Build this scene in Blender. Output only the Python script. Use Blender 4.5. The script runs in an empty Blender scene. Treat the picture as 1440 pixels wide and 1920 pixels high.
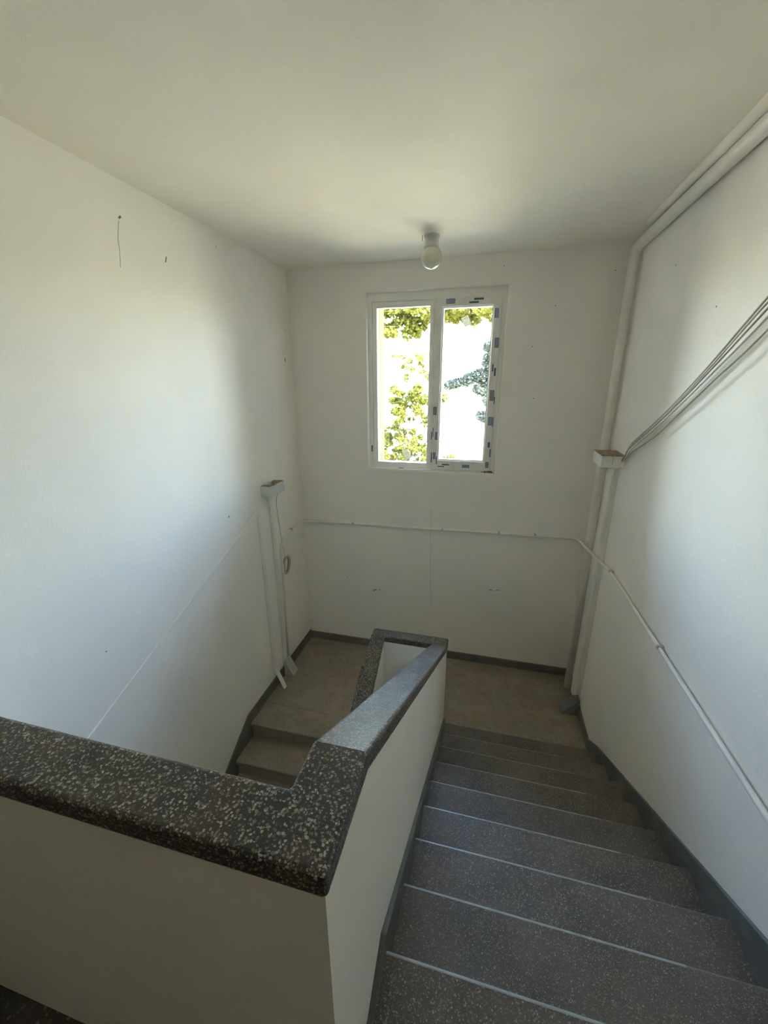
import bpy, bmesh, math, random
from mathutils import Vector, Matrix
random.seed(7)
scene = bpy.context.scene
COL = scene.collection

# ------------------------------------------------------------------ camera
cam_d = bpy.data.cameras.new('camera')
cam_d.sensor_fit = 'VERTICAL'
cam_d.sensor_height = 32.0
cam_d.lens = 762.19 / 1920.0 * 32.0
cam_d.clip_start = 0.02
cam_d.clip_end = 500
cam = bpy.data.objects.new('camera', cam_d)
COL.objects.link(cam)
cam.location = (2.0233, -4.1085, 3.1074)
cam.rotation_euler = (1.2603, 0.0054, 0.2481)
scene.camera = cam

# ------------------------------------------------------------------ sky, sun, exposure
world = bpy.data.worlds.new('world')
scene.world = world
world.use_nodes = True
wn = world.node_tree.nodes
wl = world.node_tree.links
wn.clear()
sky = wn.new('ShaderNodeTexSky')
sky.sky_type = 'NISHITA'
sky.sun_disc = False
sky.sun_elevation = math.radians(50)
sky.sun_rotation = math.radians(138)
sky.air_density = 1.0
sky.dust_density = 1.0
sky.ozone_density = 1.0
bg = wn.new('ShaderNodeBackground')
bg.inputs['Strength'].default_value = 2.3
wo = wn.new('ShaderNodeOutputWorld')
wl.new(sky.outputs[0], bg.inputs[0])
wl.new(bg.outputs[0], wo.inputs[0])

sun_d = bpy.data.lights.new('sun', 'SUN')
sun_d.energy = 12.0
sun_d.angle = math.radians(0.53)
sun_d.color = (1.0, 0.88, 0.66)
sun = bpy.data.objects.new('sun', sun_d)
COL.objects.link(sun)
sun.location = (14, -16, 25)
# the sun stands behind the building, to its right
sun.rotation_euler = Vector((-0.43, 0.48, -0.77)).to_track_quat('-Z', 'Y').to_euler()

# window portal: guides sky sampling, gives no light of its own
por_d = bpy.data.lights.new('window_portal', 'AREA')
por_d.shape = 'RECTANGLE'
por_d.size = 1.30
por_d.size_y = 1.70
por_d.cycles.is_portal = True
por = bpy.data.objects.new('window_portal', por_d)
COL.objects.link(por)
por.location = (1.457, 0.43, 3.062)
por.rotation_euler = (math.radians(-90), 0, 0)

scene.view_settings.view_transform = 'Standard'
scene.view_settings.look = 'None'
scene.view_settings.exposure = 2.02
scene.view_settings.gamma = 1.0
scene.view_settings.use_curve_mapping = False
scene.cycles.max_bounces = 10
scene.cycles.diffuse_bounces = 8
scene.cycles.transparent_max_bounces = 24
scene.cycles.use_denoising = True
scene.cycles.use_adaptive_sampling = True
scene.cycles.adaptive_threshold = 0.2
scene.cycles.sample_clamp_indirect = 8.0

# ------------------------------------------------------------------ materials
def new_mat(name):
    m = bpy.data.materials.new(name)
    m.use_nodes = True
    nt = m.node_tree
    b = nt.nodes['Principled BSDF']
    return m, nt, b

def N(nt, typ, **kw):
    n = nt.nodes.new(typ)
    for k, v in kw.items():
        setattr(n, k, v)
    return n

def coords(nt, per_object=True):
    tc = N(nt, 'ShaderNodeTexCoord')
    if not per_object:
        return tc.outputs['Object']
    oi = N(nt, 'ShaderNodeObjectInfo')
    mul = N(nt, 'ShaderNodeMath', operation='MULTIPLY')
    mul.inputs[1].default_value = 37.0
    nt.links.new(oi.outputs['Random'], mul.inputs[0])
    add = N(nt, 'ShaderNodeVectorMath', operation='ADD')
    nt.links.new(tc.outputs['Object'], add.inputs[0])
    nt.links.new(mul.outputs[0], add.inputs[1])
    return add.outputs[0]

def ramp(nt, src, stops):
    r = N(nt, 'ShaderNodeValToRGB')
    el = r.color_ramp.elements
    while len(el) > 1:
        el.remove(el[-1])
    el[0].position = stops[0][0]
    el[0].color = (*stops[0][1], 1)
    for p, c in stops[1:]:
        e = el.new(p)
        e.color = (*c, 1)
    nt.links.new(src, r.inputs[0])
    return r.outputs[0]

def noise(nt, vec, scale, detail=3, rough=0.55):
    n = N(nt, 'ShaderNodeTexNoise')
    n.inputs['Scale'].default_value = scale
    n.inputs['Detail'].default_value = detail
    n.inputs['Roughness'].default_value = rough
    nt.links.new(vec, n.inputs['Vector'])
    return n.outputs[0]

def mixc(nt, fac, a, b, blend='MIX'):
    m = N(nt, 'ShaderNodeMix', data_type='RGBA', blend_type=blend)
    for sock, v in ((m.inputs[0], fac), (m.inputs[6], a), (m.inputs[7], b)):
        if isinstance(v, (tuple, list)):
            sock.default_value = (*v, 1)
        elif isinstance(v, (int, float)):
            sock.default_value = v
        else:
            nt.links.new(v, sock)
    return m.outputs[2]

def bump(nt, b, h, strength, dist):
    bp = N(nt, 'ShaderNodeBump')
    bp.inputs['Strength'].default_value = strength
    bp.inputs['Distance'].default_value = dist
    nt.links.new(h, bp.inputs['Height'])
    nt.links.new(bp.outputs[0], b.inputs['Normal'])

def plaster(name, col, var=0.03):
    m, nt, b = new_mat(name)
    v = coords(nt, False)
    n1 = noise(nt, v, 3.0, 2)
    c = ramp(nt, n1, [(0.3, tuple(x * (1 - var) for x in col)), (0.7, tuple(min(1, x * (1 + var)) for x in col))])
    nt.links.new(c, b.inputs['Base Color'])
    b.inputs['Roughness'].default_value = 0.7
    b.inputs['Specular IOR Level'].default_value = 0.25
    bump(nt, b, noise(nt, v, 70, 2, 0.7), 0.3, 0.0025)
    return m

def terrazzo(name, base_a, base_b, chips, scale, thr, rough, chip_size=0.42, patch=None, spec=0.5):
    m, nt, b = new_mat(name)
    v = coords(nt)
    vo = N(nt, 'ShaderNodeTexVoronoi', feature='F1')
    vo.inputs['Scale'].default_value = scale
    nz = N(nt, 'ShaderNodeTexNoise')
    nz.inputs['Scale'].default_value = scale * 1.1
    nz.inputs['Detail'].default_value = 1
    nt.links.new(v, nz.inputs['Vector'])
    wob = N(nt, 'ShaderNodeVectorMath', operation='MULTIPLY_ADD')
    wob.inputs[1].default_value = (1.1 / scale,) * 3
    nt.links.new(nz.outputs['Color'], wob.inputs[0])
    nt.links.new(v, wob.inputs[2])
    nt.links.new(wob.outputs[0], vo.inputs['Vector'])
    sep = N(nt, 'ShaderNodeSeparateColor')
    nt.links.new(vo.outputs['Color'], sep.inputs[0])
    isch = N(nt, 'ShaderNodeMath', operation='GREATER_THAN')
    isch.inputs[1].default_value = thr
    nt.links.new(sep.outputs[0], isch.inputs[0])
    # the size of each chip differs
    sz = N(nt, 'ShaderNodeMath', operation='MULTIPLY_ADD')
    sz.inputs[1].default_value = chip_size * 0.6
    sz.inputs[2].default_value = chip_size * 0.55
    nt.links.new(sep.outputs[2], sz.inputs[0])
    near = N(nt, 'ShaderNodeMath', operation='LESS_THAN')
    nt.links.new(vo.outputs['Distance'], near.inputs[0])
    nt.links.new(sz.outputs[0], near.inputs[1])
    mask = N(nt, 'ShaderNodeMath', operation='MULTIPLY')
    nt.links.new(isch.outputs[0], mask.inputs[0])
    nt.links.new(near.outputs[0], mask.inputs[1])
    chipc = ramp(nt, sep.outputs[1], chips)
    n1 = noise(nt, v, 5, 4)
    basec = ramp(nt, n1, [(0.35, base_a), (0.65, base_b)])
    if patch:
        n2 = noise(nt, v, 7.0, 2)
        pm = ramp(nt, n2, [(0.52, (0, 0, 0)), (0.68, (1, 1, 1))])
        basec = mixc(nt, pm, basec, patch)
    fine = noise(nt, v, scale * 2.5, 2)
    basec = mixc(nt, 0.35, basec, ramp(nt, fine, [(0.3, (0.02, 0.02, 0.02)), (0.7, (0.35, 0.34, 0.32))]), 'OVERLAY')
    c = mixc(nt, mask.outputs[0], basec, chipc)
    nt.links.new(c, b.inputs['Base Color'])
    rr = ramp(nt, noise(nt, v, 12, 3), [(0.3, (rough * 0.8,) * 3), (0.7, (min(1, rough * 1.25),) * 3)])
    nt.links.new(rr, b.inputs['Roughness'])
    b.inputs['Specular IOR Level'].default_value = spec
    bump(nt, b, fine, 0.25, 0.0012)
    return m

def simple(name, col, rough=0.5, var=0.06, scale=14, metal=0.0, spec=0.4, bumpd=0.0):
    m, nt, b = new_mat(name)
    v = coords(nt)
    n1 = noise(nt, v, scale, 4)
    c = ramp(nt, n1, [(0.3, tuple(x * (1 - var) for x in col)), (0.7, tuple(min(1, x * (1 + var)) for x in col))])
    nt.links.new(c, b.inputs['Base Color'])
    b.inputs['Roughness'].default_value = rough
    b.inputs['Metallic'].default_value = metal
    b.inputs['Specular IOR Level'].default_value = spec
    if bumpd:
        bump(nt, b, noise(nt, v, scale * 4, 3), 0.4, bumpd)
    return m

def stained(name, col, dirt, scale=6, lo=0.5, hi=0.7, rough=0.5):
    m, nt, b = new_mat(name)
    v = coords(nt)
    f = ramp(nt, noise(nt, v, scale, 5, 0.65), [(lo, (0, 0, 0)), (hi, (1, 1, 1))])
    nt.links.new(mixc(nt, f, col, dirt), b.inputs['Base Color'])
    b.inputs['Roughness'].default_value = rough
    return m

M = {}
M['wall'] = plaster('white_wall_paint', (0.93, 0.884, 0.808), 0.015)
M['tan'] = plaster('tan_wall_paint', (0.46, 0.36, 0.24), 0.03)
M['ceiling'] = plaster('ceiling_paint', (0.925, 0.868, 0.765), 0.02)
M['parapet'] = plaster('parapet_paint', (0.93, 0.884, 0.808), 0.02)
M['coping'] = terrazzo('coping_terrazzo', (0.036, 0.034, 0.030), (0.070, 0.064, 0.055),
                       [(0.0, (0.10, 0.09, 0.08)), (0.45, (0.24, 0.21, 0.17)), (0.8, (0.52, 0.48, 0.41)), (1.0, (0.22, 0.14, 0.10))],
                       205, 0.30, 0.36, 0.54, patch=(0.105, 0.062, 0.048), spec=0.6)
M['step'] = terrazzo('step_terrazzo', (0.132, 0.108, 0.082), (0.198, 0.163, 0.126),
                     [(0.0, (0.15, 0.128, 0.10)), (0.7, (0.27, 0.232, 0.185)), (1.0, (0.47, 0.41, 0.335))],
                     220, 0.35, 0.42, 0.48)
M['landing'] = terrazzo('landing_terrazzo', (0.34, 0.285, 0.205), (0.44, 0.37, 0.275),
                        [(0.0, (0.26, 0.22, 0.16)), (0.6, (0.44, 0.385, 0.29)), (1.0, (0.55, 0.50, 0.40))],
                        150, 0.5, 0.5, 0.46, patch=(0.38, 0.28, 0.20))
M['upper_floor'] = terrazzo('upper_floor_terrazzo', (0.05, 0.04, 0.03), (0.08, 0.065, 0.05),
                            [(0.0, (0.08, 0.06, 0.05)), (1.0, (0.2, 0.18, 0.15))], 95, 0.6, 0.5, 0.42)
M['skirting'] = stained('grey_green_skirting', (0.135, 0.135, 0.12), (0.21, 0.225, 0.20), 7, 0.5, 0.72, 0.42)
M['skirting_brown'] = stained('grey_brown_skirting', (0.15, 0.135, 0.115), (0.21, 0.19, 0.165), 6, 0.45, 0.7, 0.6)
M['pvc'] = simple('white_pvc', (0.93, 0.90, 0.83), 0.35, 0.02)
M['film'] = stained('protective_film', (0.90, 0.87, 0.80), (0.74, 0.71, 0.65), 9, 0.45, 0.8, 0.3)
M['print'] = simple('film_print_blue', (0.10, 0.13, 0.20), 0.4, 0.1)
M['print_pale'] = simple('film_print_pale', (0.30, 0.33, 0.40), 0.4, 0.1)
M['pipe'] = stained('painted_pipe', (0.84, 0.80, 0.73), (0.72, 0.68, 0.60), 5, 0.5, 0.8, 0.42)
M['duct'] = stained('painted_duct', (0.86, 0.83, 0.76), (0.74, 0.71, 0.64), 6, 0.5, 0.8, 0.4)
M['box'] = stained('painted_steel_box', (0.70, 0.72, 0.69), (0.52, 0.48, 0.42), 11, 0.58, 0.75, 0.45)
M['rust'] = stained('rusty_edge', (0.46, 0.36, 0.24), (0.25, 0.16, 0.09), 30, 0.4, 0.6, 0.8)
M['wedge'] = simple('grey_cover', (0.48, 0.47, 0.42), 0.6, 0.1)
M['wedge_dark'] = simple('grey_terrazzo_cover', (0.24, 0.24, 0.21), 0.6, 0.15, 30)
M['cable'] = simple('grey_cable', (0.62, 0.58, 0.51), 0.5, 0.08)
M['cable_dark'] = simple('dark_cable', (0.46, 0.42, 0.37), 0.5, 0.08)
M['cable_brown'] = simple('brown_cable', (0.25, 0.17, 0.13), 0.5, 0.1)
M['clamp'] = simple('clamp_metal', (0.55, 0.50, 0.45), 0.45, 0.1, metal=0.3)
M['mark'] = simple('wall_mark', (0.22, 0.19, 0.16), 0.9, 0.2)
M['crack'] = simple('hairline_crack', (0.52, 0.51, 0.49), 0.9, 0.05)
M['globe'] = simple('opal_glass', (0.74, 0.72, 0.60), 0.18, 0.02, spec=0.5)
M['socket'] = simple('bakelite_socket', (0.66, 0.65, 0.60), 0.5, 0.04)
M['worn_glint'] = simple('worn_nosing_glint', (0.36, 0.37, 0.34), 0.26, 0.15, 20, spec=0.6)  # pale from wear, with the window highlight on the edge painted in
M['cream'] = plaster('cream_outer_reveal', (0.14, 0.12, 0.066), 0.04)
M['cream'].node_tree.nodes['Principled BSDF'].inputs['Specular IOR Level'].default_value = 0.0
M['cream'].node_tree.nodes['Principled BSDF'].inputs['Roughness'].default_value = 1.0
M['bark'] = simple('bark', (0.16, 0.12, 0.085), 0.9, 0.3, 9, bumpd=0.01)
M['ground'] = stained('pale_gravel', (0.50, 0.43, 0.28), (0.38, 0.36, 0.20), 0.5, 0.45, 0.6, 0.95)
M['house'] = plaster('pale_render', (0.55, 0.52, 0.46), 0.02)
M['roof'] = simple('sage_roof', (0.22, 0.25, 0.20), 0.7, 0.08)
M['wood'] = simple('brown_door', (0.16, 0.09, 0.05), 0.5, 0.2, 6)
M['dark_glass'] = simple('dark_window_glass', (0.10, 0.12, 0.14), 0.1, 0.05)

def leaf_mat(name, col, tr, mixf=0.4):
    m, nt, b = new_mat(name)
    nt.nodes.remove(b)
    out = nt.nodes['Material Output']
    v = coords(nt, False)
    c = ramp(nt, noise(nt, v, 9.0, 3), [(0.35, tuple(x * 0.35 for x in col)), (0.65, tuple(min(1, x * 1.7) for x in col))])
    d = N(nt, 'ShaderNodeBsdfDiffuse')
    t = N(nt, 'ShaderNodeBsdfTranslucent')
    t.inputs[0].default_value = (*tr, 1)
    nt.links.new(c, d.inputs[0])
    mx = N(nt, 'ShaderNodeMixShader')
    mx.inputs[0].default_value = mixf
    nt.links.new(d.outputs[0], mx.inputs[1])
    nt.links.new(t.outputs[0], mx.inputs[2])
    nt.links.new(mx.outputs[0], out.inputs[0])
    return m
M['paper'] = leaf_mat('translucent_paper', (0.40, 0.37, 0.26), (0.17, 0.155, 0.095), 0.5)
M['leaf_yellow'] = leaf_mat('yellow_green_leaf', (0.082, 0.084, 0.018), (0.095, 0.098, 0.016))
M['leaf_grey'] = leaf_mat('grey_green_leaf', (0.085, 0.098, 0.080), (0.05, 0.06, 0.04))

def glass_mat():
    m, nt, b = new_mat('window_glass')
    nt.nodes.remove(b)
    out = nt.nodes['Material Output']
    t = N(nt, 'ShaderNodeBsdfTransparent')
    t.inputs[0].default_value = (0.96, 0.97, 0.965, 1)
    g = N(nt, 'ShaderNodeBsdfGlossy')
    g.inputs['Roughness'].default_value = 0.02
    f = N(nt, 'ShaderNodeFresnel')
    f.inputs['IOR'].default_value = 1.45
    mx = N(nt, 'ShaderNodeMixShader')
    nt.links.new(f.outputs[0], mx.inputs[0])
    nt.links.new(t.outputs[0], mx.inputs[1])
    nt.links.new(g.outputs[0], mx.inputs[2])
    nt.links.new(mx.outputs[0], out.inputs[0])
    return m
M['glass'] = glass_mat()

# ------------------------------------------------------------------ mesh helpers
def tag(o, label=None, cat=None, group=None, kind=None):
    if label: o['label'] = label
    if cat: o['category'] = cat
    if group: o['group'] = group
    if kind: o['kind'] = kind
    return o

def empty(name, loc, label=None, cat=None, group=None, kind=None):
    o = bpy.data.objects.new(name, None)
    o.empty_display_size = 0.1
    COL.objects.link(o)
    o.location = loc
    return tag(o, label, cat, group, kind)

WLOC = {}
def obj(name, bm, mat, parent=None, smooth=False, origin=None):
    """link a bmesh given in world coordinates as one object; children are stored relative to their parent"""
    bmesh.ops.recalc_face_normals(bm, faces=bm.faces)
    base = WLOC.get(parent.name, Vector(parent.location)) if parent else Vector((0, 0, 0))
    if origin is None:
        lo = Vector((min(v.co.x for v in bm.verts), min(v.co.y for v in bm.verts), min(v.co.z for v in bm.verts)))
        hi = Vector((max(v.co.x for v in bm.verts), max(v.co.y for v in bm.verts), max(v.co.z for v in bm.verts)))
        origin = Vector(((lo.x + hi.x) / 2, (lo.y + hi.y) / 2, lo.z))
    origin = Vector(origin)
    bmesh.ops.translate(bm, verts=bm.verts, vec=-origin)
    me = bpy.data.meshes.new(name)
    bm.to_mesh(me)
    bm.free()
    me.materials.append(M[mat])
    if smooth:
        for p in me.polygons:
            p.use_smooth = True
    o = bpy.data.objects.new(name, me)
    COL.objects.link(o)
    o.location = origin - base
    if parent:
        o.parent = parent
    WLOC[o.name] = origin
    return o

def clone(o, name, delta, parent):
    c = o.copy()
    COL.objects.link(c)
    c.name = name
    c.location = Vector(o.location) + Vector(delta)
    c.parent = parent
    WLOC[c.name] = WLOC[o.name] + Vector(delta)
    return c

def add_box(bm, x0, x1, y0, y1, z0, z1):
    vs = [bm.verts.new(p) for p in ((x0, y0, z0), (x1, y0, z0), (x1, y1, z0), (x0, y1, z0),
                                    (x0, y0, z1), (x1, y0, z1), (x1, y1, z1), (x0, y1, z1))]
    for f in ((0, 3, 2, 1), (4, 5, 6, 7), (0, 1, 5, 4), (1, 2, 6, 5), (2, 3, 7, 6), (3, 0, 4, 7)):
        bm.faces.new([vs[i] for i in f])
    return vs

def add_prism(bm, poly, axis, a, b):
    """poly: list of 2-d points; axis 0: (y,z) extruded along x, 1: (x,z) along y, 2: (x,y) along z"""
    def P(u, v, t):
        return ((t, u, v), (u, t, v), (u, v, t))[axis]
    A = [bm.verts.new(P(u, v, a)) for u, v in poly]
    B = [bm.verts.new(P(u, v, b)) for u, v in poly]
    n = len(poly)
    bm.faces.new(A)
    bm.faces.new(B[::-1])
    for i in range(n):
        bm.faces.new((A[i], B[i], B[(i + 1) % n], A[(i + 1) % n]))
    return A + B

def bevel(bm, w, seg=2, keep=None):
    bmesh.ops.recalc_face_normals(bm, faces=bm.faces)
    es = [e for e in bm.edges if len(e.link_faces) == 2 and e.calc_face_angle(0) > 0.5 and not (keep and keep(e))]
    bmesh.ops.bevel(bm, geom=es, offset=w, segments=seg, profile=0.5, affect='EDGES', clamp_overlap=True)

def box(name, x0, x1, y0, y1, z0, z1, mat, parent=None, bev=0.0, seg=2):
    bm = bmesh.new()
    add_box(bm, x0, x1, y0, y1, z0, z1)
    if bev:
        bevel(bm, bev, seg)
    return obj(name, bm, mat, parent)

def prism(name, poly, axis, a, b, mat, parent=None, bev=0.0, seg=2):
    bm = bmesh.new()
    add_prism(bm, poly, axis, a, b)
    if bev:
        bevel(bm, bev, seg)
    return obj(name, bm, mat, parent)

def smooth_path(pts, r, seg=6):
    """round the corners of a polyline"""
    pts = [Vector(p) for p in pts]
    out = [pts[0]]
    for i in range(1, len(pts) - 1):
        a, b, c = pts[i - 1], pts[i], pts[i + 1]
        d1, d2 = (a - b), (c - b)
        k = min(r, d1.length * 0.49, d2.length * 0.49)
        p0, p1 = b + d1.normalized() * k, b + d2.normalized() * k
        for s in range(seg + 1):
            t = s / seg
            out.append((1 - t) ** 2 * p0 + 2 * t * (1 - t) * b + t * t * p1)
    out.append(pts[-1])
    return out

def spline(pts, n=8):
    """Catmull-Rom through the points"""
    P = [Vector(p) for p in pts]
    P = [P[0] * 2 - P[1]] + P + [P[-1] * 2 - P[-2]]
    out = []
    for i in range(1, len(P) - 2):
        a, b, c, d = P[i - 1:i + 3]
        for s in range(n):
            t = s / n
            out.append(0.5 * ((2 * b) + (c - a) * t + (2 * a - 5 * b + 4 * c - d) * t * t + (3 * b - a - 3 * c + d) * t ** 3))
    out.append(P[-2])
    return out

def add_tube(bm, pts, r, n=10, radii=None):
    pts = [Vector(p) for p in pts]
    rings = []
    up = None
    for i, p in enumerate(pts):
        t = (pts[min(i + 1, len(pts) - 1)] - pts[max(i - 1, 0)]).normalized()
        if up is None:
            up = Vector((0, 0, 1)) if abs(t.z) < 0.9 else Vector((1, 0, 0))
        side = t.cross(up).normalized()
        up = side.cross(t).normalized()
        rr = radii[i] if radii else r
        rings.append([bm.verts.new(p + (side * math.cos(2 * math.pi * k / n) + up * math.sin(2 * math.pi * k / n)) * rr) for k in range(n)])
    for a, b in zip(rings, rings[1:]):
        for k in range(n):
            bm.faces.new((a[k], a[(k + 1) % n], b[(k + 1) % n], b[k]))
    bm.faces.new(rings[0][::-1])
    bm.faces.new(rings[-1])

def tube(name, pts, r, mat, parent=None, n=10):
    bm = bmesh.new()
    add_tube(bm, pts, r, n)
    return obj(name, bm, mat, parent, smooth=True)

def lathe(name, prof, cx, cy, mat, parent=None, n=28):
    bm = bmesh.new()
    rings = []
    for r, z in prof:
        if r < 1e-5:
            rings.append([bm.verts.new((cx, cy, z))])
        else:
            rings.append([bm.verts.new((cx + r * math.cos(2 * math.pi * k / n), cy + r * math.sin(2 * math.pi * k / n), z)) for k in range(n)])
    for a, b in zip(rings, rings[1:]):
        for k in range(n):
            q = [a[k % len(a)], a[(k + 1) % len(a)], b[(k + 1) % len(b)], b[k % len(b)]]
            u = []
            for v in q:
                if v not in u:
                    u.append(v)
            if len(u) > 2:
                bm.faces.new(u)
    return obj(name, bm, mat, parent, smooth=True)

# ------------------------------------------------------------------ dimensions (metres, landing floor at z = 0)
W, H = 3.073, 4.151
RISE, GO = 0.16, 0.2773
Y1 = -1.132                    # first nosing of the upward flight
UP = 9 * RISE                  # upper floor 1.44
YEND = -6.6
LOW = -9 * RISE
WX1, WX2, WZ1, WZ2 = 0.81, 2.104, 2.2185, 3.906
XP = 1.815                     # stair-side face of the parapet
def nose(y):
    return RISE + (Y1 - y) * RISE / GO

# ------------------------------------------------------------------ room shell
def shell(name, boxes, mat, label=None):
    bm = bmesh.new()
    for b in boxes:
        add_box(bm, *b)
    return tag(obj(name, bm, mat, origin=(0, 0, 0)), label, None, None, 'structure')

wall_left = shell('wall_left', [(-0.25, 0, YEND - 0.2, 0.38, LOW - 0.2, H + 0.2)], 'wall', 'white painted plaster wall left of the stairwell')
wall_right = shell('wall_right', [(W, W + 0.25, YEND - 0.2, 0.38, LOW - 0.2, H + 0.2)], 'wall', 'white painted plaster wall right of the stairs')
bm = bmesh.new()
# one wall with a window opening, built as a ring so that it has no inner seams
def ring_xz(bm, ox0, ox1, oz0, oz1, ix0, ix1, iz0, iz1, y0, y1):
    def quad(y):
        o = [bm.verts.new(p) for p in ((ox0, y, oz0), (ox1, y, oz0), (ox1, y, oz1), (ox0, y, oz1))]
        i = [bm.verts.new(p) for p in ((ix0, y, iz0), (ix1, y, iz0), (ix1, y, iz1), (ix0, y, iz1))]
        return o, i
    o0, i0 = quad(y0)
    o1, i1 = quad(y1)
    for k in range(4):
        j = (k + 1) % 4
        bm.faces.new((o0[k], o0[j], i0[j], i0[k]))
        bm.faces.new((o1[j], o1[k], i1[k], i1[j]))
        bm.faces.new((o0[j], o0[k], o1[k], o1[j]))
        bm.faces.new((i0[k], i0[j], i1[j], i1[k]))
ring_xz(bm, 0, W, LOW - 0.2, H + 0.2, WX1, WX2, WZ1, WZ2, 0.0, 0.38)
es = [e for e in bm.edges if all(abs(v.co.y) < 1e-6 and WX1 - 1e-4 <= v.co.x <= WX2 + 1e-4 and WZ1 - 1e-4 <= v.co.z <= WZ2 + 1e-4 for v in e.verts)]
bmesh.ops.bevel(bm, geom=es, offset=0.008, segments=2, profile=0.5, affect='EDGES')
wall_back = tag(obj('wall_back', bm, 'wall', origin=(0, 0, 0)), 'white painted plaster wall with the window above the half landing', None, None, 'structure')
wall_front_unseen = shell('wall_front_unseen', [(0, W, YEND - 0.2, YEND, LOW - 0.2, H + 0.2)], 'tan', 'unseen wall behind the upper floor, tan to dim and warm the light')  # unseen wall, its tan chosen to dim and warm the near parapet
for n_, x0_ in ((1, 0.25), (2, 1.85)):  # unseen doors, added so their brown darkens and warms the parapet's near face
    dr_ = empty('door_%d' % n_, (x0_ + 0.45, YEND, UP), 'brown wooden doorway added unseen behind the viewer to dim and warm the light', None, 'added doors behind the viewer', 'structure')
    box('leaf', x0_ + 0.05, x0_ + 0.85, YEND, YEND + 0.04, UP + 0.005, UP + 2.02, 'wood', dr_, 0.004, 1)
    bm = bmesh.new()
    add_prism(bm, [(x0_, UP), (x0_ + 0.05, UP), (x0_ + 0.05, UP + 2.02), (x0_ + 0.85, UP + 2.02), (x0_ + 0.85, UP), (x0_ + 0.90, UP), (x0_ + 0.90, UP + 2.08), (x0_, UP + 2.08)], 1, YEND, YEND + 0.055)
    obj('door_frame', bm, 'wood', dr_)
    tube('handle', [(x0_ + 0.78, YEND + 0.04, UP + 1.02), (x0_ + 0.78, YEND + 0.09, UP + 1.02), (x0_ + 0.66, YEND + 0.09, UP + 1.02)], 0.009, 'clamp', dr_, 8)
ceiling = shell('ceiling', [(0, W, YEND, 0, H, H + 0.2)], 'ceiling', 'off white painted plaster ceiling over the stairwell')

# cream rendered outer reveal of the window
bm = bmesh.new()
ring_xz(bm, WX1, WX2, WZ1, WZ2, WX1 + 0.072, WX2 - 0.060, WZ1 + 0.03, WZ2 - 0.022, 0.13, 0.40)
tag(obj('trim_1', bm, 'cream'), 'cream rendered outer reveal around the window', None, None, 'structure')

# floors
floor_up = empty('floor', (0, 0, UP), 'dark terrazzo floor of the upper storey', None, None, 'structure')
box('slab', 0, XP - 0.1, YEND, -3.60, UP - 0.2, UP, 'upper_floor', floor_up)
box('slab', XP - 0.1, W, YEND, -3.72, UP - 0.2, UP, 'step', floor_up)
floor_mid = empty('floor_landing', (0, 0, 0), 'brown speckled terrazzo floor of the half landing', None, None, 'structure')
box('slab', 0, W, -1.150, 0, -0.2, 0, 'landing', floor_mid)
shell('floor_lower', [(0, W, YEND, 0, LOW - 0.2, LOW)], 'upper_floor', 'terrazzo floor of the lower storey')

# ------------------------------------------------------------------ stair flights, every step a piece of its own
def step_profile(y_front, z, depth, rise):
    """y_front: nosing line; the tread runs towards -y; riser set back under the nosing"""
    r = 0.012
    pr = [(y_front - depth - 0.035, z)]
    pr += [(y_front - r + r * math.sin(t), z - r + r * math.cos(t)) for t in [math.pi / 2 * k / 4 for k in range(5)]]
    pr += [(y_front, z - 0.030), (y_front - 0.018, z - 0.040), (y_front - 0.018, z - rise - 0.002), (y_front - depth - 0.035, z - rise - 0.002)]
    return pr

flight_up = empty('stair_flight', (2.44, -1.15, 0), 'grey terrazzo stair flight climbing along the right wall', 'stairs')
first = None
for k in range(9):
    if first is None:
        first = prism('step', step_profile(Y1, RISE, GO, RISE), 0, XP + 0.012, W - 0.012, 'step', flight_up)
        for p in first.data.polygons:
            p.use_smooth = False
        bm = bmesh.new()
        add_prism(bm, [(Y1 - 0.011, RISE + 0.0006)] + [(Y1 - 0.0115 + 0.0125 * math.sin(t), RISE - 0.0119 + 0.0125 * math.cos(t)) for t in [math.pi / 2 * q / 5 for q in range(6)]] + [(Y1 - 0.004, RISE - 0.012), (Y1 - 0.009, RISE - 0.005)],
                  0, XP + 0.016, W - 0.30)  # stops short at the right, where the painted highlight fades
        nos = obj('nosing', bm, 'worn_glint', first)
        nos['label'] = 'pale nosing edge of wear and painted window highlight'
    else:
        c = clone(first, 'step', (0, -k * GO, k * RISE), flight_up)
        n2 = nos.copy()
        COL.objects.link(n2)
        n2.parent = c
prism('stringer', [(-1.15, -0.20), (-1.15, -0.002), (Y1 - 0.30, RISE - 0.03), (-3.64, nose(-3.64) - 0.21), (-3.72, UP - 0.17), (-3.72, UP - 0.34), (-1.40, -0.20)],
      0, XP + 0.002, W - 0.002, 'parapet', flight_up)

YL = -1.435                   # top nosing of the downward flight
flight_dn = empty('stair_flight', (0.6, YL, LOW), 'dim brownish stair flight descending along the left wall', 'stairs')
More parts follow.
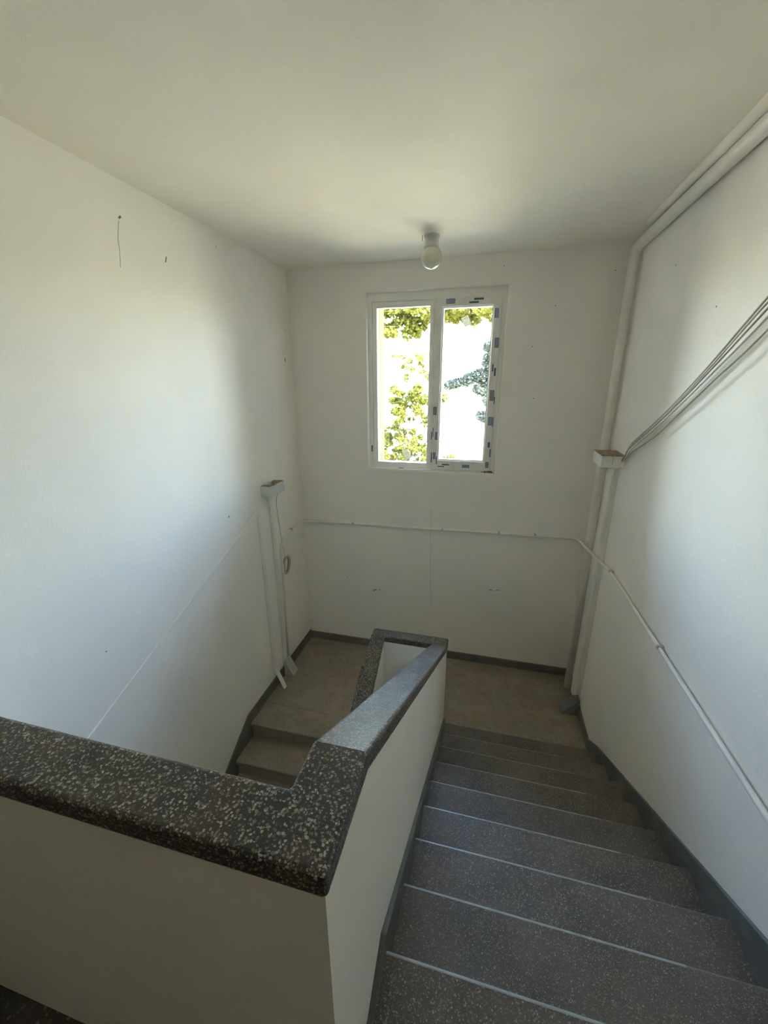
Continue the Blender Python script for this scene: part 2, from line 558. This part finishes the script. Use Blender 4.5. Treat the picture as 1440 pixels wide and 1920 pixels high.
# the flight falls towards the viewer: nosings face -y
def step_profile_down(y_front, z, depth, rise):
    r = 0.012
    pr = [(y_front + depth + 0.03, z)]
    pr += [(y_front + r - r * math.sin(t), z - r + r * math.cos(t)) for t in [math.pi / 2 * k / 4 for k in range(5)]]
    pr += [(y_front, z - 0.034), (y_front + 0.02, z - 0.044), (y_front + 0.02, z - rise - 0.002), (y_front + depth + 0.03, z - rise - 0.002)]
    return pr
first = prism('step', step_profile_down(YL, 0.0, 0.2515, RISE), 0, 0.012, 1.205, 'landing', flight_dn)
for k in range(1, 9):
    if k == 1:
        second = prism('step', step_profile_down(YL - GO, -RISE, GO, RISE), 0, 0.012, 1.205, 'landing', flight_dn)
    else:
        clone(second, 'step', (0, -(k - 1) * GO, -(k - 1) * RISE), flight_dn)
prism('stringer', [(-1.15, -0.2), (-1.15, -0.19), (-1.40, -0.19), (YL - 8 * GO, -8 * RISE - 0.19), (YL - 8 * GO, LOW), (YL - 7 * GO, LOW), (-1.40, -0.36), (-1.15, -0.36)],
      0, 0.002, 1.21, 'parapet', flight_dn)

# ------------------------------------------------------------------ parapet with terrazzo coping
T = 0.055
ZC, ZF = 2.362, 1.090
YK, YF0, YF1 = -3.475, -1.300, -1.195
XI, XO = 1.700, 1.824          # right coping
XL0, XL1 = 1.188, 1.303        # left coping
SL = 0.60                      # fall of the left coping
par = empty('stair_parapet', (1.5, -2.4, 0), 'white plaster stair parapet with dark speckled terrazzo coping', 'parapet')
# walls of the parapet
bmw = bmesh.new()
add_prism(bmw, [(-3.70, UP - 0.2), (-3.70, ZC - T), (YK, ZC - T), (YF0 - 0.01, ZF - T), (-1.21, ZF - T), (-1.21, -0.2), (-1.40, -0.2), (-3.60, UP - 0.36)],
          0, XI + 0.012, XP)
obj('wall_panel', bmw, 'parapet', par)
box('wall_panel', 0.0, XI + 0.012, -3.70, -3.598, UP - 0.2, ZC - T, 'parapet', par)
box('wall_panel', XL1 - 0.012, XI + 0.012, -1.29, -1.21, -0.2, ZF - T, 'parapet', par)
prism('wall_panel', [(-1.21, -0.36), (-1.21, ZF - T), (-1.305, ZF - T), (-3.60, ZF - T - 2.295 * SL), (-3.60, LOW), (-3.2, LOW)], 0, XL0 + 0.022, XL1 - 0.012, 'parapet', par)
# coping: one continuous band (near run, corner, right run falling to the landing, cross run, left run)
def hexa(x0, x1, ya, za, yb, zb):
    """block between the stations ya and yb with its top at za and zb"""
    return [(x0, ya, za - T), (x1, ya, za - T), (x1, yb, zb - T), (x0, yb, zb - T), (x0, ya, za), (x1, ya, za), (x1, yb, zb), (x0, yb, zb)]
YN0, YN1 = -3.712, -3.586
blocks = [hexa(0.0, XI, YN0, ZC, YN1, ZC), hexa(XI, XO, YN0, ZC, YN1, ZC), hexa(XI, XO, YN1, ZC, YK, ZC), hexa(XI, XO, YK, ZC, YF0, ZF), hexa(XI, XO, YF0, ZF, YF1, ZF),
          hexa(XL1, XI, YF0, ZF, YF1, ZF), hexa(XL0, XL1, YF0, ZF, YF1, ZF), hexa(XL0, XL1, -3.60, ZF - 2.30 * SL, YF0, ZF)]
bm = bmesh.new()
pool, quads = {}, {}
for hx in blocks:
    ids = []
    for p in hx:
        k = tuple(round(c, 4) for c in p)
        if k not in pool:
            pool[k] = bm.verts.new(p)
        ids.append(k)
    for f in ((0, 3, 2, 1), (4, 5, 6, 7), (0, 1, 5, 4), (1, 2, 6, 5), (2, 3, 7, 6), (3, 0, 4, 7)):
        q = tuple(ids[i] for i in f)
        key = tuple(sorted(q))
        quads[key] = None if key in quads else q
for q in quads.values():
    if q:
        bm.faces.new([pool[k] for k in q])
bmesh.ops.recalc_face_normals(bm, faces=bm.faces)
es = [e for e in bm.edges if len(e.link_faces) == 2 and e.calc_face_angle(0) > 0.7 and not all(v.co.x < 1e-4 for v in e.verts)]
bmesh.ops.bevel(bm, geom=es, offset=0.010, segments=3, profile=0.5, affect='EDGES', clamp_overlap=True)
obj('coping', bm, 'coping', par)
prism('coping_overlap', [(-1.52, ZF - 0.22 * SL - 0.012), (-3.60, ZF - 2.30 * SL - 0.012), (-3.60, ZF - 2.30 * SL - T), (-1.52, ZF - 0.22 * SL - T)], 0, XL0 - 0.018, XL0 + 0.001, 'coping', par)
# skirting strip along the foot of the parapet, stair side
prism('skirting', [(-1.215, 0.0), (-1.215, nose(-1.215) + 0.075), (-3.36, nose(-3.36) + 0.085), (-3.50, UP + 0.012), (-3.69, UP + 0.012), (-3.69, UP - 0.1), (-3.3, 1.2)],
      0, XP - 0.002, XP + 0.016, 'skirting', par, 0.003, 1)

# ------------------------------------------------------------------ skirtings of the walls
def skirt(name, poly, axis, a, b, mat, label):
    return tag(prism(name, poly, axis, a, b, mat, None, 0.003, 1), label, None, None, 'structure')
skirt('baseboard_back', [(0.0, -0.002), (-0.016, -0.002), (-0.016, 0.088), (-0.010, 0.095), (0.0, 0.095)], 0, 0.014, W - 0.014, 'skirting_brown', 'grey brown terrazzo skirting below the window wall')
skirt('baseboard_left', [(-0.002, 0.0), (-0.002, 0.112), (-1.44, 0.112), (-3.60, 0.112 - 2.16 * 0.60), (-3.60, -0.16 - 2.16 * 0.60), (-1.40, -0.16)], 0, 0.0, 0.015, 'skirting_brown', 'dark skirting stepping down beside the left flight')
skirt('baseboard_right', [(-0.002, 0.0), (-0.002, 0.095), (-0.95, 0.095), (-1.19, nose(-1.19) + 0.07), (-3.33, nose(-3.33) + 0.085), (-3.50, UP + 0.10), (-6.5, UP + 0.10), (-6.5, UP), (-3.60, UP - 0.02), (-3.3, 1.2), (-1.3, 0.0)],
      0, W - 0.016, W, 'skirting', 'grey green skirting climbing along the right wall')
# ------------------------------------------------------------------ window
win = empty('window_1', (1.457, 0.09, WZ1), 'new white plastic double window with printed protective film on the frame', None, None, 'structure')
FY0, FY1 = 0.055, 0.125
bm = bmesh.new()
ring_xz(bm, WX1, WX2, WZ1, WZ2, 0.850, 2.062, 2.243, 3.832, FY0, FY1)
bevel(bm, 0.003, 1)
frame = obj('frame', bm, 'pvc', win)
box('mullion', 1.424, 1.456, FY0 - 0.004, FY1, 2.243, 3.832, 'pvc', win, 0.003, 1)
bm = bmesh.new()
ring_xz(bm, 0.850, 1.424, 2.243, 3.832, 0.897, 1.414, 2.293, 3.778, FY0 + 0.012, FY1 - 0.005)
bevel(bm, 0.006, 1)
obj('glazing_bead', bm, 'pvc', win)
bm = bmesh.new()
ring_xz(bm, 1.456, 2.062, 2.243, 3.832, 1.534, 1.992, 2.335, 3.760, 0.030, 0.108)
bevel(bm, 0.005, 2)
sash = obj('sash', bm, 'film', win)
bm = bmesh.new()
ring_xz(bm, 1.534, 1.992, 2.335, 3.760, 1.546, 1.980, 2.347, 3.748, 0.055, 0.105)
obj('glazing_bead', bm, 'pvc', win)
pane_l = box('pane', 0.890, 1.420, 0.084, 0.090, 2.287, 3.784, 'glass', win)
pane_r = box('pane', 1.538, 1.988, 0.080, 0.086, 2.339, 3.756, 'glass', win)
def sticker(parent, quad, y):
    bm = bmesh.new()
    bm.faces.new([bm.verts.new((px, y, pz)) for px, pz in quad])
    tag(obj('sticker', bm, 'paper', parent), 'pale paper label stuck askew on the glass')
sticker(pane_r, [(1.701, 3.663), (1.765, 3.689), (1.800, 3.611), (1.742, 3.582)], 0.0795)
sticker(pane_l, [(1.150, 2.413), (1.203, 2.433), (1.264, 2.352), (1.193, 2.309)], 0.0835)
marks = [(2.021, 3.688, 0.033, 0.078), (2.039, 3.44, 0.036, 0.085), (2.02, 3.224, 0.012, 0.063), (2.042, 3.187, 0.016, 0.073), (2.03, 2.976, 0.038, 0.098), (2.055, 2.931, 0.009, 0.065), (2.03, 2.737, 0.036, 0.078), (2.055, 2.731, 0.009, 0.09), (2.035, 2.509, 0.021, 0.052), (2.052, 2.428, 0.01, 0.078), (1.494, 2.828, 0.034, 0.078), (1.482, 2.617, 0.008, 0.091), (1.466, 2.582, 0.009, 0.078), (1.515, 2.583, 0.025, 0.078), (1.501, 2.381, 0.026, 0.068), (1.473, 2.363, 0.01, 0.102), (1.525, 2.336, 0.009, 0.078), (1.607, 3.801, 0.081, 0.040), (1.816, 3.784, 0.085, 0.016), (1.857, 3.810, 0.085, 0.016), (1.573, 2.273, 0.065, 0.01), (1.618, 2.294, 0.072, 0.013), (1.823, 2.285, 0.072, 0.029), (2.030, 2.308, 0.030, 0.059)]
for x, z, w, h in marks:
    a = box('film_print', x - w / 2, x + w / 2, 0.0285, 0.0302, z - h / 2, z + h / 2, 'print', sash)
    if w > 0.024 and h > 0.024:
        bx_ = 0.004
        bm = bmesh.new()
        add_box(bm, x - w / 2 + bx_, x + w / 2 - bx_, 0.0278, 0.0290, z - h / 2 + bx_, z + h / 2 - bx_)
        obj('film_print', bm, 'print_pale', sash)
for x, z, w, h in ((1.15, 2.232, 0.052, 0.009), (0.835, 2.43, 0.014, 0.062)):
    box('film_print', x - w / 2, x + w / 2, FY0 - 0.002, FY0, z - h / 2, z + h / 2, 'print', frame)
# debris in the lower right corner of the reveal and the sill board
box('sill', WX1 + 0.002, WX2 - 0.002, 0.004, FY0 - 0.001, WZ1 - 0.001, WZ1 + 0.012, 'wall', win, 0.003, 1)
bm = bmesh.new()
rs = random.Random(3)
for i in range(16):
    s = rs.uniform(0.004, 0.011)
    x, y = 2.085 - abs(rs.gauss(0, 0.05)), rs.uniform(0.012, 0.045)
    add_box(bm, x - s, x + s, y - s * 0.7, y + s * 0.7, WZ1 + 0.012, WZ1 + 0.012 + s * 1.6)
tag(obj('plaster_crumbs', bm, 'mark', win), kind='stuff')

# ------------------------------------------------------------------ ceiling lamp
lamp = empty('ceiling_lamp', (1.508, -0.585, H), 'round opal glass globe lamp on the ceiling before the window', 'lamp')
lathe('socket', [(0.0, H), (0.060, H), (0.060, H - 0.012), (0.053, H - 0.020), (0.052, H - 0.070), (0.056, H - 0.074), (0.056, H - 0.088), (0.0, H - 0.088)], 1.508, -0.585, 'socket', lamp)
gz, gr = H - 0.145, 0.080
lathe('globe', [(0.050, H - 0.084)] + [(gr * math.cos(a), gz + gr * math.sin(a)) for a in [math.radians(50 - 140 * k / 16) for k in range(16)]] + [(0.0, gz - gr)], 1.508, -0.585, 'globe', lamp)
box('hook', 1.437, 1.441, -0.605, -0.600, H - 0.035, H, 'mark', lamp)

# ------------------------------------------------------------------ right corner: riser pipe, duct, box, cables
PX, PY = 3.022, -0.165
pipe = empty('riser_pipe', (PX, PY, 0), 'thick white riser pipe in the right corner, bending along under the ceiling', 'pipe')
pts = [(PX + 0.006, PY - 0.02, 0.0), (PX, PY, 2.0), (PX - 0.004, PY, H - 0.085), (PX, -0.32, H - 0.075), (PX + 0.004, -4.3, H - 0.05), (PX + 0.004, YEND + 0.02, H - 0.05)]
pts = smooth_path(pts, 0.06)
tube('pipe_run', pts, 0.036, 'pipe', pipe, 16)
for z in (3.50, 1.66, 0.86):
    tube('pipe_socket', [(PX, PY, z - 0.02), (PX, PY, z + 0.02)], 0.0385, 'pipe', pipe, 16)
tag(tube('ceiling_conduit', smooth_path([(2.990, -0.52, H - 0.012), (2.985, -2.0, H - 0.018), (2.985, YEND + 0.02, H - 0.018)], 0.1), 0.026, 'ceiling', None, 12),
    'thin plastered conduit lying between the riser pipe and the ceiling', 'conduit')

jr = empty('junction_box', (2.99, -0.45, 2.445), 'white metal box high in the right corner with cables leaving it', 'junction box')
box('body', 2.905, W, -0.600, -0.320, 2.447, 2.541, 'duct', jr, 0.003, 1)
box('lid', 2.903, W, -0.603, -0.318, 2.541, 2.546, 'rust', jr)
box('seam', 2.985, 2.987, -0.6015, -0.5995, 2.475, 2.541, 'mark', jr)
dr = empty('cable_duct', (3.045, -0.43, 0), 'square white cable duct running down from the right box to the floor', 'cable duct')
prism('duct_body', [(W, -0.355), (W, -0.500), (3.033, -0.500), (3.021, -0.488), (3.021, -0.355)], 2, 0.10, 2.446, 'duct', dr, 0.002, 1)
tag(prism('floor_cover', [(2.900, 0.0), (3.056, 0.0), (3.056, 0.175), (3.040, 0.175)], 1, -0.592, -0.470, 'wedge_dark', None, 0.003, 1),
    'dark grey wedge cover on the landing floor at the foot of the right duct', 'cover')

cab = [  # (y, z) runs, diverging from the box and sagging off the wall
    [(-0.605, 2.520), (-0.700, 2.590), (-0.790, 2.665), (-1.206, 2.872), (-1.539, 3.068), (-1.782, 3.226), (-2.021, 3.391), (-2.9, 3.99)],
    [(-0.608, 2.516), (-0.705, 2.580), (-0.800, 2.655), (-1.215, 2.858), (-1.546, 3.052), (-1.790, 3.206), (-2.030, 3.369), (-2.9, 3.95)],
    [(-0.610, 2.512), (-0.712, 2.574), (-0.800, 2.640), (-1.220, 2.848), (-1.552, 3.034), (-1.797, 3.184), (-2.043, 3.341), (-2.9, 3.90)],
    [(-0.612, 2.508), (-0.720, 2.566), (-0.815, 2.630), (-1.225, 2.836), (-1.556, 3.022), (-1.803, 3.168), (-2.052, 3.318), (-2.9, 3.86)],
    [(-0.614, 2.504), (-0.730, 2.556), (-0.830, 2.610), (-1.200, 2.762), (-1.486, 2.926), (-1.800, 3.110), (-2.075, 3.266), (-2.9, 3.80)],
]
names = ['topmost of the grey cables slanting up the right wall', 'second from top of the grey cables slanting up the right wall', 'middle one of the grey cables slanting up the right wall',
         'second from bottom of the grey cables slanting up the right wall', 'lowest, sagging grey cable apart from the others on the right wall']
for i, (c, nm) in enumerate(zip(cab, names)):
    off = [0.02, 0.03, 0.035, 0.04, 0.04, 0.04, 0.04, 0.035]
    p3 = [(W - o - 0.004 * (i % 3), y, z) for (y, z), o in zip(c, off)]
    tag(tube('cable', spline(p3, 5), 0.0048, 'cable' if i % 2 else 'cable_dark', None, 8), nm, 'cable', 'cables on the right wall')

# ------------------------------------------------------------------ conduit round the landing
con = empty('conduit', (1.5, -0.02, 1.60), 'thin white conduit clipped round the landing walls at sill height', 'conduit')
cp = [(W - 0.022, YEND + 0.05, 1.665), (W - 0.022, -2.8, 1.665), (W - 0.022, -0.80, 1.645), (2.940, -0.025, 1.622), (2.2, -0.017, 1.612), (1.5, -0.017, 1.597), (0.06, -0.017, 1.580),
      (0.017, -0.07, 1.585), (0.017, -0.47, 1.580), (0.017, -0.575, 1.50), (0.017, -0.625, 0.16)]
tube('conduit_run', smooth_path(cp, 0.07), 0.012, 'pipe', con, 10)
for (x, y, z, ax) in [(W, -0.80, 1.645, 1), (W, -1.82, 1.655, 1), (W, -3.0, 1.665, 1), (2.55, 0, 1.6185, 0), (2.2, 0, 1.612, 0), (1.62, 0, 1.5995, 0), (0.62, 0, 1.5865, 0), (0.0, -0.34, 1.581, 1)]:
    bm = bmesh.new()
    if ax == 1:
        s = -1 if x > 1 else 1
        add_box(bm, min(x, x + s * 0.038), max(x, x + s * 0.038), y - 0.010, y + 0.010, z - 0.005, z + 0.017)
    else:
        add_box(bm, x - 0.010, x + 0.010, -0.032, 0.0, z - 0.004, z + 0.017)
    bevel(bm, 0.003, 1)
    obj('clip', bm, 'clamp', con)

# ------------------------------------------------------------------ left wall: box, ducts, coil, covers
jl = empty('junction_box', (0.05, -0.69, 2.08), 'open topped grey metal box on the left wall above two ducts', 'junction box')
bm = bmesh.new()
bx0, bx1, by0, by1, bz0, bz1 = 0.0, 0.100, -0.825, -0.560, 2.081, 2.182
t = 0.004
for b in ((bx1 - t, bx1, by0, by1, bz0, bz1), (bx0, bx1 - t, by0, by0 + t, bz0, bz1), (bx0, bx1 - t, by1 - t, by1, bz0, bz1), (bx0, bx1 - t, by0 + t, by1 - t, bz0, bz0 + t)):
    add_box(bm, *b)
obj('body', bm, 'box', jl)
prism('lid_remnant', [(0.0, -0.825), (0.099, -0.825), (0.085, -0.79), (0.03, -0.77), (0.0, -0.77)], 2, 2.182, 2.186, 'rust', jl)
prism('lid_remnant', [(0.0, -0.560), (0.099, -0.560), (0.090, -0.68), (0.055, -0.70), (0.035, -0.63), (0.0, -0.62)], 2, 2.182, 2.186, 'rust', jl)
lathe('knockout_plug', [(0.0, 2.085), (0.020, 2.085), (0.020, 2.150), (0.0, 2.150)], 0.045, -0.70, 'mark', jl, 14)
dl = empty('cable_duct', (0.012, -0.70, 0.1), 'slim white cable duct dropping from the open grey box on the left wall', 'cable duct')
box('duct_body', 0.0, 0.024, -0.725, -0.675, 0.14, 2.081, 'duct', dl, 0.003, 1)
dd = empty('cable_duct', (0.01, -0.92, 0.2), 'white duct on the left wall with a slanting run towards the parapet', 'cable duct')
box('duct_body', 0.0, 0.018, -0.945, -0.900, 0.18, 1.925, 'duct', dd, 0.003, 1)
sl = (1.266 - 1.985) / (-2.79 + 0.925)
prism('slanting_run', [(-0.915, 1.985), (-3.70, 1.985 - 2.785 * 0.3855), (-3.70, 1.985 - 2.785 * 0.3855 - 0.040), (-0.915, 1.945)], 0, 0.0, 0.010, 'wall', dd, 0.003, 1)
prism('elbow', [(-0.945, 1.925), (-0.945, 1.950), (-0.915, 1.985), (-0.900, 1.950), (-0.905, 1.925)], 0, 0.0, 0.014, 'duct', dd, 0.002, 1)
tag(prism('floor_cover', [(0.016, 0.0), (0.118, 0.0), (0.112, 0.030), (0.028, 0.195), (0.016, 0.195)], 1, -0.742, -0.628, 'wedge', None, 0.003, 1),
    'pale grey wedge cover at the foot of the left duct', 'cover')
tag(prism('floor_cover', [(0.016, 0.205), (0.100, 0.0), (0.118, 0.0), (0.034, 0.215)], 1, -0.940, -0.892, 'duct', None, 0.003, 1),
    'narrow white channel leaning from the left skirting to the floor', 'cover')
tag(tube('cable', spline([(0.05, -0.600, 2.085), (0.018, -0.598, 1.95), (0.014, -0.565, 1.65), (0.020, -0.545, 1.48), (0.020, -0.520, 1.335)], 5), 0.0035, 'cable', None, 6),
    'thin cable hanging from the open grey box to the coil', 'cable')
coil = empty('cable_coil', (0.03, -0.515, 1.14), 'small coil of cable hanging beside the left conduit', 'cable coil')
for i, (m, rr, off) in enumerate((('cable_brown', 1.0, 0.0), ('cable', 1.06, 0.006), ('cable_dark', 0.94, 0.010), ('cable', 1.12, 0.014))):
    loop = [(0.014 + off + 0.01 * math.sin(a), -0.512 + 0.055 * rr * math.cos(a) - 0.02 * math.sin(a) * 0 + 0.006 * i, 1.238 + 0.098 * rr * math.sin(a)) for a in [2 * math.pi * k / 24 for k in range(25)]]
    tube('loop', loop, 0.0048, m, coil, 6)

# ------------------------------------------------------------------ marks on the walls
def mark(parent, name, pts, ax, c, w, mat='mark'):
    """a shallow scratch: thin strip lying on the wall"""
    bm = bmesh.new()
    for (a, b) in zip(pts, pts[1:]):
        d = Vector((b[0] - a[0], b[1] - a[1]))
        n = Vector((-d.y, d.x)).normalized() * w / 2
        q = [(a[0] + n.x, a[1] + n.y), (a[0] - n.x, a[1] - n.y), (b[0] - n.x, b[1] - n.y), (b[0] + n.x, b[1] + n.y)]
        if ax == 0:
            add_prism(bm, q, 0, min(c), max(c))
        else:
            add_prism(bm, q, 1, min(c), max(c))
    obj(name, bm, mat, parent)
LX = (-0.002, 0.0008)
mark(wall_left, 'scratch', [(-1.940, 3.972), (-1.956, 3.958)], 0, LX, 0.010)
mark(wall_left, 'scratch', [(-1.960, 3.945), (-1.985, 3.86), (-1.990, 3.79), (-2.005, 3.71)], 0, LX, 0.0018)
mark(wall_left, 'scratch', [(-1.632, 3.855), (-1.645, 3.822)], 0, LX, 0.008)
mark(wall_left, 'scratch', [(-0.145, 3.335), (-0.150, 3.300)], 0, LX, 0.012)
mark(wall_left, 'scratch', [(-1.34, 2.06), (-1.355, 2.05)], 0, LX, 0.010)
for (y, z) in ((-0.10, 3.60), (-0.5, 2.85), (-2.6, 1.65), (-3.05, 2.9), (-1.1, 4.05)):
    mark(wall_left, 'nail_hole', [(y, z), (y + 0.006, z + 0.004)], 0, LX, 0.007)
BY = (-0.0008, 0.002)
mark(wall_back, 'crack', [(1.489, 1.814), (1.494, 1.70), (1.492, 1.60), (1.50, 1.40), (1.505, 1.15), (1.515, 0.85), (1.523, 0.63)], 1, BY, 0.0028, 'crack')
mark(wall_back, 'scratch', [(0.845, 0.758), (0.856, 0.782), (0.882, 0.780)], 1, BY, 0.010)
mark(wall_back, 'scratch', [(0.90, 0.784), (0.93, 0.786)], 1, BY, 0.006)
mark(wall_back, 'scratch', [(2.15, 0.945), (2.185, 0.942)], 1, BY, 0.007)
mark(wall_back, 'scratch', [(2.215, 0.948), (2.26, 0.952)], 1, BY, 0.005)
for (x, z) in ((2.344, 3.397), (2.50, 3.72), (2.93, 3.96), (0.52, 0.9), (2.40, 2.95), (2.05, 4.05)):
    mark(wall_back, 'nail_hole', [(x, z), (x + 0.008, z + 0.003)], 1, BY, 0.008)
RX = (W - 0.0008, W + 0.002)
for (y, z) in ((-0.9, 3.78), (-1.55, 3.45), (-0.72, 2.66)):
    mark(wall_right, 'nail_hole', [(y, z), (y + 0.006, z + 0.004)], 0, RX, 0.008)

# ------------------------------------------------------------------ outside
GZ = -5.0
shell('ground', [(-60, 60, 0.6, 90, GZ - 0.3, GZ)], 'ground', 'pale sunlit ground outside the window')

def tree(name, label, trunk, limbs, clumps, leaf, size, mat, seed):
    """clumps: (x, y, z, rx, ry, rz, count)"""
    t = empty(name, trunk[0][0], label, 'tree', 'trees outside the window')
    WLOC[t.name] = Vector(trunk[0][0])
    rs = random.Random(seed)
    bm = bmesh.new()
    add_tube(bm, spline([p for p, r in trunk], 4), 0.1, 8, None)
    bm.free()
    bm = bmesh.new()
    pts = [Vector(p) for p, r in trunk]
    add_tube(bm, pts, 0.1, 10, [r for p, r in trunk])
    obj('trunk', bm, 'bark', t, smooth=True)
    for lb in limbs:
        bm = bmesh.new()
        pp = spline(lb, 4)
        add_tube(bm, pp, 0.02, 6, [0.035 * (1 - 0.8 * i / (len(pp) - 1)) for i in range(len(pp))])
        obj('branch', bm, 'bark', t, smooth=True)
    verts, faces = [], []
    base = Vector(trunk[0][0])
    for (x, y, z, rx, ry, rz, n) in clumps:
        for i in range(n):
            while True:
                d = Vector((rs.uniform(-1, 1), rs.uniform(-1, 1), rs.uniform(-1, 1)))
                if d.length <= 1:
                    break
            c = Vector((x + d.x * rx, y + d.y * ry, z + d.z * rz)) - base
            a = Vector((rs.gauss(0, 1), rs.gauss(0, 1), rs.gauss(0, 0.6))).normalized()
            b = a.cross(Vector((rs.gauss(0, 1), rs.gauss(0, 1), rs.gauss(0, 1)))).normalized()
            nn = a.cross(b)
            L = size * rs.uniform(0.6, 1.2)
            w = L * 0.27
            k = len(verts)
            verts += [c - a * L / 2, c - a * L * 0.05 + b * w + nn * w * 0.3, c + a * L / 2, c - a * L * 0.05 - b * w + nn * w * 0.3]
            faces += [(k, k + 1, k + 2), (k, k + 2, k + 3)]
    me = bpy.data.meshes.new('foliage')
    me.from_pydata([tuple(v) for v in verts], [], faces)
    me.materials.append(M[mat])
    o = bpy.data.objects.new('foliage', me)
    COL.objects.link(o)
    o.parent = t
    o['kind'] = 'stuff'
    return t

rs = random.Random(11)
# slender yellow green tree right before the left pane
cl = []
for i in range(175):
    z = rs.uniform(-0.3, 2.95)
    x = rs.uniform(-0.85, 0.70) if z < 2.2 else rs.gauss(0.1, 0.36)
    cl.append((x, 6.6 + rs.gauss(0, 0.35), z, rs.uniform(0.08, 0.19), 0.16, rs.uniform(0.06, 0.14), rs.randint(40, 85)))
for i in range(14):
    cl.append((rs.gauss(0.1, 0.28), 6.6 + rs.gauss(0, 0.3), rs.uniform(3.05, 3.75), 0.10, 0.12, 0.07, rs.randint(12, 30)))
for i in range(5):
    cl.append((rs.uniform(0.85, 1.3), 6.6, rs.uniform(0.9, 1.6), 0.14, 0.15, 0.10, rs.randint(14, 30)))
tree('leafy_tree', 'slender yellow green tree right outside the left window pane',
     [((-0.10, 6.7, GZ), 0.09), ((-0.14, 6.65, -2), 0.075), ((-0.05, 6.6, 0.5), 0.05), ((0.05, 6.6, 2.2), 0.03), ((0.14, 6.6, 3.6), 0.012)],
     [[(-0.05, 6.6, 0.5), (0.3, 6.5, 1.1), (0.6, 6.5, 1.6)], [(-0.1, 6.6, 0.0), (-0.45, 6.6, 0.9), (-0.7, 6.6, 1.6)], [(0.0, 6.6, 1.6), (-0.3, 6.6, 2.3), (-0.42, 6.6, 2.8)],
      [(-0.1, 6.65, -0.3), (0.5, 6.6, 0.5), (1.0, 6.6, 1.15)]], cl, None, 0.125, 'leaf_yellow', 1)
# big tree whose branches hang into the top of the view
cl = []
for i in range(150):
    x = rs.uniform(-3.4, 2.6)
    low = 5.05 if x > -0.3 else 4.65
    cl.append((x, 11 + rs.gauss(0, 0.5), rs.uniform(low, 6.6), rs.uniform(0.18, 0.36), 0.4, rs.uniform(0.12, 0.26), rs.randint(90, 150)))
tree('leafy_tree', 'broad tree whose sunny branches hang across the top of the window view',
     [((-4.6, 11.3, GZ), 0.24), ((-4.5, 11.2, 0), 0.2), ((-4.2, 11, 4), 0.15), ((-3.6, 11, 6.5), 0.08)],
     [[(-4.2, 11, 4.2), (-2.5, 11, 5.6), (0, 11, 6.2)], [(-4.0, 11, 5.0), (-1.0, 11, 6.3), (2.4, 11, 6.3)], [(-4.1, 11, 4.6), (-2.5, 10.8, 4.9), (-1.0, 10.7, 4.9)]],
     cl, None, 0.18, 'leaf_yellow', 2)
# grey green tree at the right edge of the right pane
cl = []
for i in range(60):
    z = rs.uniform(2.3, 4.55)
    cl.append((1.78 + rs.uniform(0, 1.0), 13.5 + rs.gauss(0, 0.3), z, rs.uniform(0.20, 0.34), 0.3, rs.uniform(0.16, 0.28), rs.randint(130, 190)))
for (x, z, r) in ((0.35, 2.95, 0.24), (0.62, 3.02, 0.24), (0.95, 3.10, 0.28), (1.2, 3.22, 0.32), (1.5, 3.3, 0.38), (1.55, 2.80, 0.28), (1.70, 1.75, 0.24), (1.85, 1.65, 0.25)):
    cl.append((x, 13.5, z, r, 0.3, r * 0.8, 330))
tree('leafy_tree', 'grey green tree reaching in from the right edge of the right window pane',
     [((2.6, 13.6, GZ), 0.2), ((2.55, 13.5, 0), 0.15), ((2.45, 13.5, 2.5), 0.09), ((2.3, 13.5, 4.2), 0.04)],
     [[(2.5, 13.5, 2.0), (1.6, 13.5, 2.9), (0.3, 13.5, 3.0)], [(2.52, 13.5, 1.0), (2.1, 13.5, 1.5), (1.6, 13.5, 1.75)]], cl, None, 0.19, 'leaf_grey', 3)

# white house across the way
hs = empty('house', (2.0, 28, GZ), 'pale rendered house with a sage roof beyond the trees', 'house')
hx0, hx1, hy0, hy1, he = -1.6, 3.4, 27.0, 34.0, 7.15
box('wall', hx0, hx1, hy0, hy1, GZ, he, 'house', hs)
bm = bmesh.new()
ov = 0.5
b = [bm.verts.new(p) for p in ((hx0 - ov, hy0 - ov, he), (hx1 + ov, hy0 - ov, he), (hx1 + ov, hy1 + ov, he), (hx0 - ov, hy1 + ov, he))]
rg = [bm.verts.new((hx0 + 2.2, 30.5, he + 2.2)), bm.verts.new((hx1 - 2.2, 30.5, he + 2.2))]
bm.faces.new((b[0], b[1], rg[1], rg[0]))
bm.faces.new((b[2], b[3], rg[0], rg[1]))
bm.faces.new((b[1], b[2], rg[1]))
bm.faces.new((b[3], b[0], rg[0]))
bm.faces.new(b[::-1])
obj('roof', bm, 'roof', hs)
